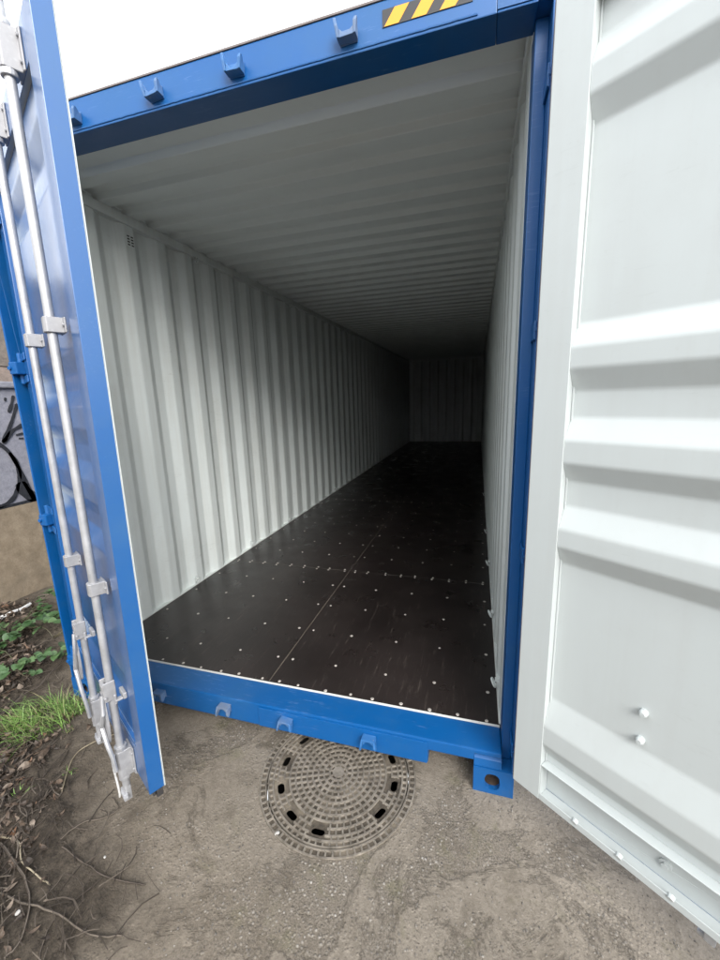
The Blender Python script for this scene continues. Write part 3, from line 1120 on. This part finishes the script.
def arc_rib(m, r0, r1, a0, a1, z0, z1):
    n = max(1, int((a1 - a0) / 0.09))
    vs = []
    for k in range(n + 1):
        a = a0 + (a1 - a0) * k / n
        c_, s_ = math.cos(a), math.sin(a)
        e = 0.0012
        vs += [(r0 * c_, r0 * s_, z0), ((r0 + e) * c_, (r0 + e) * s_, z1), ((r1 - e) * c_, (r1 - e) * s_, z1), (r1 * c_, r1 * s_, z0)]
    fs = []
    for k in range(n):
        o = 4 * k
        for q in range(3):
            fs.append([o + q, o + q + 1, o + q + 5, o + q + 4])
    fs.append([0, 1, 2, 3])
    fs.append([4 * n + 3, 4 * n + 2, 4 * n + 1, 4 * n])
    m.add(vs, fs)


def rad_rib(m, r0, r1, a, w, z0, z1):
    c_, s_ = math.cos(a), math.sin(a)
    e = 0.0012
    vs = []
    for r in (r0, r1):
        for tx, z in ((-w / 2, z0), (-w / 2 + e, z1), (w / 2 - e, z1), (w / 2, z0)):
            vs.append((r * c_ - tx * s_, r * s_ + tx * c_, z))
    m.add(vs, [[0, 1, 5, 4], [1, 2, 6, 5], [2, 3, 7, 6], [0, 3, 2, 1], [4, 5, 6, 7]])


def near_slot(a, r, pad):
    if not 0.232 < r < 0.284:
        return False
    for s in slots:
        d_ = (a - s + math.pi) % (2 * math.pi) - math.pi
        if abs(d_) < pad / r:
            return True
    return False


m = MB()
ZR = 0.0075
m.prism(circ(0.026, 28), 'z', 0.0, ZR)
edges = [0.040, 0.0655, 0.091, 0.1165, 0.142, 0.1675, 0.193, 0.2185]
for k, r in enumerate(edges):
    arc_rib(m, r - 0.0045, r + 0.0045, 0, 2 * math.pi, 0.0, ZR)
    if k:
        n = int(round(2 * math.pi * (r - 0.0127) / 0.0262))
        for i in range(n):
            rad_rib(m, edges[k - 1] + 0.0035, r - 0.0035, 2 * math.pi * (i + 0.37 * k) / n, 0.0085, 0.0, ZR - 0.0003)
for i in range(8):
    rad_rib(m, 0.024, 0.0365, 2 * math.pi * i / 8, 0.007, 0.0, ZR - 0.0003)
# slot zone: arcs at 0.245 and 0.271 interrupted at the slots, then the rim
for r in (0.2450, 0.2720):
    cuts = sorted((s % (2 * math.pi)) for s in slots)
    for i, s in enumerate(cuts):
        nxt = cuts[(i + 1) % len(cuts)] + (2 * math.pi if i == len(cuts) - 1 else 0)
        arc_rib(m, r - 0.004, r + 0.004, s + 0.034 / r, nxt - 0.034 / r, 0.0, ZR - 0.0004)
for ra, rb in ((0.2225, 0.242), (0.248, 0.269), (0.275, 0.2885)):
    n = int(round(2 * math.pi * (ra + rb) / 2 / 0.0268))
    for i in range(n):
        a = 2 * math.pi * i / n + ra * 9
        if not near_slot(a, min(0.283, max(0.233, (ra + rb) / 2)), 0.036):
            rad_rib(m, ra, rb, a, 0.008, 0.0, ZR - 0.0005)
arc_rib(m, 0.2875, 0.2960, 0, 2 * math.pi, 0.0, ZR)
arc_rib(m, 0.3090, 0.3158, 0, 2 * math.pi, 0.0, ZR)
n = 70
for i in range(n):
    rad_rib(m, 0.2955, 0.3095, 2 * math.pi * i / n, 0.0085, 0.0, ZR - 0.0004)
m.build('lid_ribs', 'cast_iron', lid, smooth=False)
m = MB()
arc_rib(m, 0.3198, 0.3265, 0, 2 * math.pi, 0.0, ZR)
arc_rib(m, 0.3440, 0.3520, 0, 2 * math.pi, 0.0, ZR - 0.001)
n = 76
for i in range(n):
    rad_rib(m, 0.326, 0.3445, 2 * math.pi * (i + 0.3) / n, 0.009, 0.0, ZR - 0.0008)
m.build('frame_ribs', 'cast_iron', fr, smooth=False)
m = MB()
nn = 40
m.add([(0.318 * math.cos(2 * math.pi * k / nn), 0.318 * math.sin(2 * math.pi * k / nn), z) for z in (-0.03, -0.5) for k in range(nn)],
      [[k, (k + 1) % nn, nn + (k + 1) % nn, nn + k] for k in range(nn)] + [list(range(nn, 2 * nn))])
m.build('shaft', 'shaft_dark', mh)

# ------------------------------------------------------------------ graffiti wall on the left
wl = empty('boundary_wall', (-1.5, 3.0, 0))
tag(wl, 'rendered wall with silver and black graffiti behind the left door', 'wall')
YA, YB = -9.0, 12.0


def wallblock(name, mat, x0, x1, z0, z1, y0=YA, y1=YB, bevel=0.0):
    m = MB()
    ny_ = 60
    # gently uneven front face
    ys_ = [y0 + (y1 - y0) * k / ny_ for k in range(ny_ + 1)]
    zs_ = [z0 + (z1 - z0) * k / 6 for k in range(7)]
    vs = []
    for z in zs_:
        for y in ys_:
            vs.append((x1 + 0.005 * pn(y, z, 2.0, 1.7), y, z))
    n0 = len(ys_)
    fs = [[j * n0 + i, j * n0 + i + 1, (j + 1) * n0 + i + 1, (j + 1) * n0 + i] for j in range(6) for i in range(ny_)]
    m.add(vs, fs)
    m.box(x0, x1 - 0.008, y0, y1, z0, z1)
    o = m.build(name, mat, wl, angle=180, smooth=False)
    o.location = (1.5, -3.0, 0)
    return o


wallblock('plinth', 'render_tan', -1.75, -1.485, -0.2, 0.874)
sp = wallblock('painted_band', 'silver_paint', -1.75, -1.500, 0.876, 1.850)
cp = MB()
cp.box(-1.78, -1.470, YA, YB, 1.852, 1.905)
o = cp.build('ledge', 'silver_paint', wl, bevel=0.012)
o.location = (1.5, -3.0, 0)
wallblock('upper_wall', 'pink_render', -1.75, -1.505, 1.907, 2.022)
wallblock('top_course', 'brown_render', -1.74, -1.502, 2.030, 2.62)
# added, unseen wall behind the viewer; keeps low sky light off the far end
rw = MB()
for k in range(24):
    xa = -1.75 + 0.6 * k
    rw.box(xa, xa + 0.598, -9.30, -9.04 + 0.006 * pn(k * 1.3, 2.0), -0.2, 3.1)
o = rw.build('sky_block_wall', 'brown_render', wl, smooth=False)
o.location = (1.5, -3.0, 0)
cp = MB()
cp.box(-1.80, -1.46, YA, YB, 2.6215, 2.70)
o = cp.build('coping', 'concrete_coping', wl, bevel=0.01)
o.location = (1.5, -3.0, 0)


def stroke(pts, w, closed=False):
    """sprayed line: a thin ribbon on the painted band, (y, z) points"""
    P = [Vector(q) for q in pts]
    # Catmull-Rom through the points
    sm = []
    for i in range(len(P) - 1):
        a, b, c_, d_ = P[max(i - 1, 0)], P[i], P[i + 1], P[min(i + 2, len(P) - 1)]
        for k in range(6):
            t_ = k / 6
            sm.append(0.5 * ((2 * b) + (c_ - a) * t_ + (2 * a - 5 * b + 4 * c_ - d_) * t_ ** 2 + (3 * b - a - 3 * c_ + d_) * t_ ** 3))
    sm.append(P[-1])
    vs, fs = [], []
    for i, q in enumerate(sm):
        d_ = (sm[min(i + 1, len(sm) - 1)] - sm[max(i - 1, 0)]).normalized()
        nrm = Vector((-d_.y, d_.x))
        ww = w * (0.66 + 0.35 * pn(q.x, q.y, i * 0.05, 5.0)) * (0.45 if i in (0, len(sm) - 1) else 1)
        for s_ in (-1, 1):
            e = q + nrm * ww / 2 * s_
            vs.append((-1.493, e.x, e.y))
    for i in range(len(sm) - 1):
        fs.append([2 * i, 2 * i + 1, 2 * i + 3, 2 * i + 2])
    m = MB()
    m.add(vs, fs)
    o = m.build('graffiti_stroke', 'black_spray', sp, smooth=False)
    return o


def wp_(zx, zy):
    """a point of the wall face seen at picture position (0 + zx, 360 + zy) - used to lay the sprayed lines out on the real wall"""
    px, py = zx / 6.545, 360 + zy / 6.545
    dv = _F + _R2 * ((px - 360) / FPX) + _U2 * ((480 - py) / FPX)
    k = (-1.493 - CAM.x) / dv.x
    q = CAM + dv * k
    return (q.y, q.z)


for pts, w in (
        ([(112, 285), (85, 380), (52, 470), (22, 540)], 0.050),
        ([(150, 425), (85, 462), (45, 515), (18, 545)], 0.050),
        ([(88, 232), (76, 290), (58, 345)], 0.045),
        ([(36, 246), (34, 270)], 0.035),
        ([(-60, 540), (0, 555), (60, 605), (112, 690), (128, 760), (112, 850), (78, 915), (0, 960), (-120, 960)], 0.050),
        ([(60, 605), (112, 680), (160, 790), (235, 930)], 0.055),
        ([(128, 800), (165, 860), (240, 915)], 0.110),
        ([(152, 480), (104, 492)], 0.030),
        ([(155, 512), (122, 514)], 0.024),
        ([(-300, 420), (-180, 360), (-60, 420), (-20, 540)], 0.055)):
    stroke([wp_(*q) for q in pts], w)
for k in range(7):                       # the lettering goes on along the wall in both directions
    y0 = 1.75 + 0.85 * k if k < 5 else -1.2 - 0.9 * (k - 5)
    stroke([(y0, 0.95), (y0 + 0.15, 1.35), (y0 + 0.05, 1.72), (y0 + 0.40, 1.66), (y0 + 0.52, 1.30), (y0 + 0.28, 1.12), (y0 + 0.60, 0.95)], 0.055)
stroke([(YA + 0.3 * k, 0.885 + 0.012 * pn(k, 0, 0, 0.7)) for k in range(70)], 0.045)


# ------------------------------------------------------------------ undergrowth on the left
def pick_soil(x0, x1, y0, y1, thr, pwr=1.0):
    while True:
        x, y = random.uniform(x0, x1), random.uniform(y0, y1)
        s = soil_side(x, y) + 0.25 * pn(x, y, 0, 2.1)
        if x > -0.02 and y > -0.02:
            continue
        if s > thr and random.random() < min(1.0, (s - thr) * pwr):
            return x, y


def leaf_poly(ln, w, curl, fold):
    prof = [(0.0, 0.05), (0.18, 0.62), (0.42, 1.0), (0.70, 0.72), (1.0, 0.02)]
    vs = []
    for t_, ww in prof:
        z = curl * ln * (t_ - 0.5) ** 2 * 2
        vs += [(t_ * ln - ln / 2, -ww * w / 2, z + fold * w * ww * 0.5), (t_ * ln - ln / 2, 0, z), (t_ * ln - ln / 2, ww * w / 2, z + fold * w * ww * 0.5)]
    fs = []
    for k in range(4):
        o_ = 3 * k
        fs += [[o_, o_ + 1, o_ + 4, o_ + 3], [o_ + 1, o_ + 2, o_ + 5, o_ + 4]]
    return vs, fs


m = MB()
for k in range(6500):
    if k < 3600:
        x, y = pick_soil(-1.45, 0.35, -1.1, 1.3, 0.08, 2.2)
    else:
        x, y = pick_soil(-0.6, 1.3, -1.25, 0.2, 0.14, 1.3)
    ln = random.uniform(0.018, 0.062) * (1 if x < 0.3 else 0.72)
    vs, fs = leaf_poly(ln, ln * random.uniform(0.35, 0.62), random.uniform(-0.9, 1.2), random.uniform(-0.25, 0.6))
    R_ = Matrix.Rotation(random.uniform(0, 6.28), 4, 'Z') @ Matrix.Rotation(random.gauss(0, 0.45), 4, 'X') @ Matrix.Rotation(random.gauss(0, 0.40), 4, 'Y')
    T = Matrix.Translation((x, y, ground_z(x, y) + random.uniform(0.004, 0.022 if x > 0 else 0.045)))
    m.add([T @ R_ @ Vector(v) for v in vs], fs)
o = m.build('leaf_litter', 'dead_leaf', None, smooth=False)
tag(o, 'brown dead leaves strewn over the soil left of the container', 'leaf litter', None, 'stuff')

m = MB()
for k in range(4200):
    x, y = pick_soil(-1.4, 1.35, -1.25, 1.2, -0.04, 1.6)
    a = random.uniform(0, 6.28) if random.random() < 0.4 else random.gauss(2.55, 0.4)
    ln = random.uniform(0.03, 0.16)
    z = ground_z(x, y) + random.uniform(0.003, 0.02)
    pts = []
    bend = random.gauss(0, 0.5)
    for q in range(4):
        t_ = q / 3 - 0.5
        pts.append((x + ln * t_ * math.cos(a + bend * t_), y + ln * t_ * math.sin(a + bend * t_), z + random.uniform(-0.003, 0.006)))
    r0 = random.uniform(0.0007, 0.0026)
    m.tube(pts, [r0, r0, r0 * 0.85, r0 * 0.6], 4)
o = m.build('small_twigs', 'twig_bark', None, smooth=False)
tag(o, 'thin broken twigs littering the soil beside the left door', 'twigs', None, 'stuff')


def gpt(px, py, h=0.0):
    """ground point seen at a picture position of the photograph"""
    dv = _F + _R2 * ((px - 360) / FPX) + _U2 * ((480 - py) / FPX)
    k = (h - CAM.z) / dv.z
    q = CAM + dv * k
    return q.x, q.y


def branch(name, pix, r0, r1, mat, label, cat, group, lift=0.012, forks=()):
    m = MB()
    P = [Vector((*gpt(a, b, 0.02), 0)) for a, b in pix]
    pts = []
    for i in range(len(P) - 1):
        a, b, c_, d_ = P[max(i - 1, 0)], P[i], P[i + 1], P[min(i + 2, len(P) - 1)]
        for k in range(4):
            t_ = k / 4
            pts.append(0.5 * ((2 * b) + (c_ - a) * t_ + (2 * a - 5 * b + 4 * c_ - d_) * t_ ** 2 + (3 * b - a - 3 * c_ + d_) * t_ ** 3))
    pts.append(P[-1])
    n = len(pts)
    for i, q in enumerate(pts):
        q.z = max(ground_z(q.x, q.y), 0) + r0 + lift * (0.4 + 0.9 * abs(pn(q.x, q.y, 4.0, 6.0)))
        q.x += 0.005 * pn(i * 0.9, 1.0)
        q.y += 0.005 * pn(i * 0.9, 5.0)
    m.tube(pts, [r0 + (r1 - r0) * i / (n - 1) + 0.12 * r0 * pn(i * 1.7, 2.0) for i in range(n)], 7)
    for at, dx, dy, dz in forks:
        s = pts[int(at * (n - 1))]
        m.tube([s, s + Vector((dx * .5, dy * .5, dz)), s + Vector((dx, dy, dz * 0.6))], [r1 * 0.9, r1 * 0.7, r1 * 0.4], 6)
    o = m.build(name, mat)
    tag(o, label, cat, group)
    return o


G = 'loose twigs and sticks on the ground'
branch('twig', [(62, 845), (85, 862), (110, 876), (145, 883)], 0.0034, 0.0026, 'twig_bark', 'dark twig lying on the mud below the foot of the left door', 'twig', G, 0.006,
       [(0.35, 0.05, 0.06, 0.012), (0.75, -0.02, 0.05, 0.008)])
branch('twig', [(0, 893), (30, 905), (60, 915), (90, 934), (122, 933)], 0.0040, 0.0028, 'twig_bark', 'long dark twig nearest the lower left corner of the picture', 'twig', G, 0.006,
       [(0.7, 0.05, 0.05, 0.01), (0.85, 0.06, -0.02, 0.008)])
branch('dry_stem', [(0, 835), (18, 841), (22, 862), (35, 873), (50, 885)], 0.0030, 0.0022, 'straw', 'pale bent straw stalk among the leaf litter at the left edge', 'stalk', G, 0.012)
branch('dry_stem', [(125, 728), (100, 738), (78, 750), (68, 768), (62, 790)], 0.0032, 0.002, 'straw', 'thin curved straw stalk beside the grass tuft', 'stalk', G, 0.012)
branch('twig', [(0, 842), (20, 870), (30, 900), (22, 940), (5, 960)], 0.004, 0.003, 'twig_bark', 'curved dark twig running down along the left edge', 'twig', G, 0.008)
branch('twig', [(0, 722), (25, 700), (48, 684), (70, 655)], 0.006, 0.004, 'twig_bark', 'brown stick slanting up towards the left corner casting', 'stick', G, 0.05)
branch('twig', [(0, 670), (20, 664), (45, 652), (60, 640)], 0.005, 0.003, 'twig_bark', 'brown stick lying under the bramble leaves', 'stick', G, 0.05, [(0.5, 0.1, 0.12, 0.03)])
branch('twig', [(60, 838), (80, 822), (105, 815), (118, 806), (112, 795)], 0.0032, 0.002, 'twig_bark', 'thin looping twig on the soil near the lock rod ends', 'twig', G, 0.008)
branch('twig', [(0, 806), (15, 780), (24, 758), (40, 742)], 0.0035, 0.002, 'twig_bark', 'thin twig leaning towards the lower side of the grass tuft', 'twig', G, 0.015)
branch('pale_pipe', [(0, 629), (12, 623), (24, 617), (32, 612)], 0.016, 0.014, 'white_plastic', 'white stick lying under the brambles at the wall', 'stick', None, 0.002)


def pebble(px, py, r, label, mat='pale_stone'):
    x, y = gpt(px, py)
    bm = bmesh.new()
    bmesh.ops.create_icosphere(bm, subdivisions=2, radius=r)
    for v in bm.verts:
        k = 1 + 0.25 * pn(v.co.x * 60 + px, v.co.y * 60, v.co.z * 60)
        v.co = Vector((v.co.x * 1.3 * k, v.co.y * 0.95 * k, v.co.z * 0.6 * k))
    me = bpy.data.meshes.new('pebble')
    bm.to_mesh(me)
    bm.free()
    me.polygons.foreach_set('use_smooth', [True] * len(me.polygons))
    o = link('pebble', me, mat, None, (x, y, max(0, ground_z(x, y)) + r * 0.42), random.uniform(0, 3))
    tag(o, label, 'pebble', 'pale pebbles on the ground')


pebble(20, 917, 0.0085, 'white pebble on the dark soil in the lower left corner')
pebble(277, 834, 0.008, 'pale stone chip on the lower left rim of the manhole cover')
pebble(105, 858, 0.0045, 'small pale pebble above the dark twig on the mud')

# grit on the concrete
m = MB()
for k in range(9000):
    x, y = random.uniform(0.6, 3.3), random.uniform(-1.15, 0.05)
    if math.hypot(x - MH[0], y - MH[1]) < 0.36 or soil_side(x, y) > 0.0 + 0.12 * pn(x, y, 0.7, 5.0):
        continue
    if pn(x, y, 0.4, 3.0) < -0.05 and random.random() < 0.7:
        continue
    r = 0.0012 + 0.0042 * random.random() ** 3
    z = ground_z(x, y)
    a = random.uniform(0, 6.28)
    q = [Vector((r * math.cos(a + k_ * 1.57) * random.uniform(0.6, 1.3), r * math.sin(a + k_ * 1.57) * random.uniform(0.6, 1.3), 0)) for k_ in range(4)]
    c0 = Vector((x, y, z - 0.0005))
    m.add([c0 + e for e in q] + [c0 + e * 0.55 + Vector((0, 0, r * random.uniform(0.5, 0.9))) for e in q],
          [[0, 1, 5, 4], [1, 2, 6, 5], [2, 3, 7, 6], [3, 0, 4, 7], [4, 5, 6, 7]])
o = m.build('loose_grit', 'grit', None, smooth=False)
tag(o, 'fine grit and stone chips scattered over the concrete', 'grit', None, 'stuff')


# grass tuft
def blades(m, n, cx, cy, rx, ry, lmin, lmax, lean, spread):
    for k in range(n):
        a, q = random.uniform(0, 6.28), math.sqrt(random.random())
        x, y = cx + rx * q * math.cos(a), cy + ry * q * math.sin(a)
        z = ground_z(x, y) - 0.003
        ln = random.uniform(lmin, lmax)
        dx, dy = lean[0] + random.gauss(0, spread), lean[1] + random.gauss(0, spread)
        w = random.uniform(0.0010, 0.0021)
        ph = math.atan2(dy, dx) + math.pi / 2 + random.gauss(0, 0.4)
        wx, wy = w * math.cos(ph), w * math.sin(ph)
        vs = []
        for j in range(5):
            t_ = j / 4
            bx_, by_ = x + dx * ln * t_ ** 1.6, y + dy * ln * t_ ** 1.6
            h = math.sqrt(dx * dx + dy * dy)
            bz = z + ln * (t_ - 0.42 * min(1.5, h) * t_ ** 2.2)
            k_ = 1 - t_ ** 2
            vs += [(bx_ - wx * k_, by_ - wy * k_, bz), (bx_ + wx * k_, by_ + wy * k_, bz)]
        m.add(vs, [[2 * j, 2 * j + 1, 2 * j + 3, 2 * j + 2] for j in range(4)])


m = MB()
blades(m, 380, 0.02, -0.19, 0.17, 0.15, 0.05, 0.16, (-0.35, -0.45), 0.58)
blades(m, 190, 0.10, -0.08, 0.11, 0.07, 0.04, 0.13, (-0.2, -0.35), 0.58)
blades(m, 120, -0.06, -0.24, 0.07, 0.08, 0.05, 0.11, (-0.55, -0.35), 0.35)
o = m.build('grass_tuft', 'grass_blade', None, smooth=False)
tag(o, 'bright green tuft of grass by the left corner casting', 'grass', None, 'stuff')
m = MB()
for k in range(14):
    x, y = pick_soil(-0.2, 0.75, -0.62, 0.0, 0.0, 3)
    blades(m, 14, x, y, 0.03, 0.03, 0.012, 0.04, (0, -0.2), 0.6)
o = m.build('sparse_grass', 'grass_blade', None, smooth=False)
tag(o, 'sparse short grass sprouting from the mud below the tuft', 'grass', None, 'stuff')

# brambles: stems with toothed leaves in threes, each leaf a part
bl = MB()
out = []
nL = 9
for i in range(nL + 1):
    t_ = i / nL
    w = 0.46 * math.sin(math.pi * (t_ ** 0.72)) ** 0.8 if 0 < t_ < 1 else 0.0
    out.append((t_, w * (1.0 + (0.10 if i % 2 else -0.06))))
vs, fs = [], []
for t_, w in out:
    dz = -0.18 * (t_ - 0.35) ** 2
    vs += [(t_, -w, dz + 0.22 * w), (t_, 0, dz), (t_, w, dz + 0.22 * w)]
for i in range(nL):
    o_ = 3 * i
    fs += [[o_, o_ + 1, o_ + 4, o_ + 3], [o_ + 1, o_ + 2, o_ + 5, o_ + 4]]
bl.add(vs, fs)
leaf_me = bl.mesh('leaf', angle=180)
leaf_me.materials.append(M['bramble_leaf'])


def bramble(cx, cy, n_stems, reach, label, seed, dirs):
    rnd = random.Random(seed)
    root = empty('bramble', (cx, cy, max(0.0, ground_z(cx, cy))))
    tag(root, label, 'plant', 'brambles between container and wall')
    sm = MB()
    places = []
    for s in range(n_stems):
        a = dirs[s % len(dirs)] + rnd.gauss(0, 0.3)
        ln = reach * rnd.uniform(0.65, 1.1)
        pts = []
        for k in range(9):
            t_ = k / 8
            pts.append(Vector((math.cos(a + 0.5 * t_) * ln * t_, math.sin(a + 0.5 * t_) * ln * t_, 0.02 + ln * (0.62 * t_ - 0.58 * t_ * t_) + 0.01 * rnd.uniform(-1, 1))))
        sm.tube(pts, [0.0032 - 0.002 * k / 8 for k in range(9)], 5)
        for k in range(2, 9):
            q = pts[k]
            b = a + rnd.choice((-1, 1)) * rnd.uniform(0.6, 1.4)
            pet = q + Vector((math.cos(b) * 0.045, math.sin(b) * 0.045, 0.02))
            sm.tube([q, (q + pet) / 2 + Vector((0, 0, 0.006)), pet], 0.0012, 4)
            for da in (-1.15, 0, 1.15):
                places.append((pet, b + da + rnd.gauss(0, 0.15), rnd.uniform(0.038, 0.066) * (1.1 if da == 0 else 0.9), rnd.gauss(-0.15, 0.25), rnd.gauss(0, 0.35)))
    sm.build('stem', 'bramble_stem', root, smooth=True)
    for q, b, s_, tilt, roll in places:
        o = bpy.data.objects.new('leaf', leaf_me)
        COL.objects.link(o)
        o.parent = root
        o.location = q
        o.rotation_euler = (Matrix.Rotation(b, 3, 'Z') @ Matrix.Rotation(-tilt, 3, 'Y') @ Matrix.Rotation(roll, 3, 'X')).to_euler()
        o.scale = (s_, s_, s_)


bramble(-0.62, 0.34, 4, 0.40, 'bramble with toothed green leaves against the left corner post', 5, (0.1, -0.7, 1.0, 3.0))
bramble(-1.05, 0.42, 4, 0.42, 'bramble sprawling over the white stick by the wall foot', 8, (-0.5, 0.3, -1.4, 1.2))
bramble(-0.55, 0.05, 3, 0.30, 'low bramble nearest the grass tuft', 13, (0.2, -0.9, 2.6))
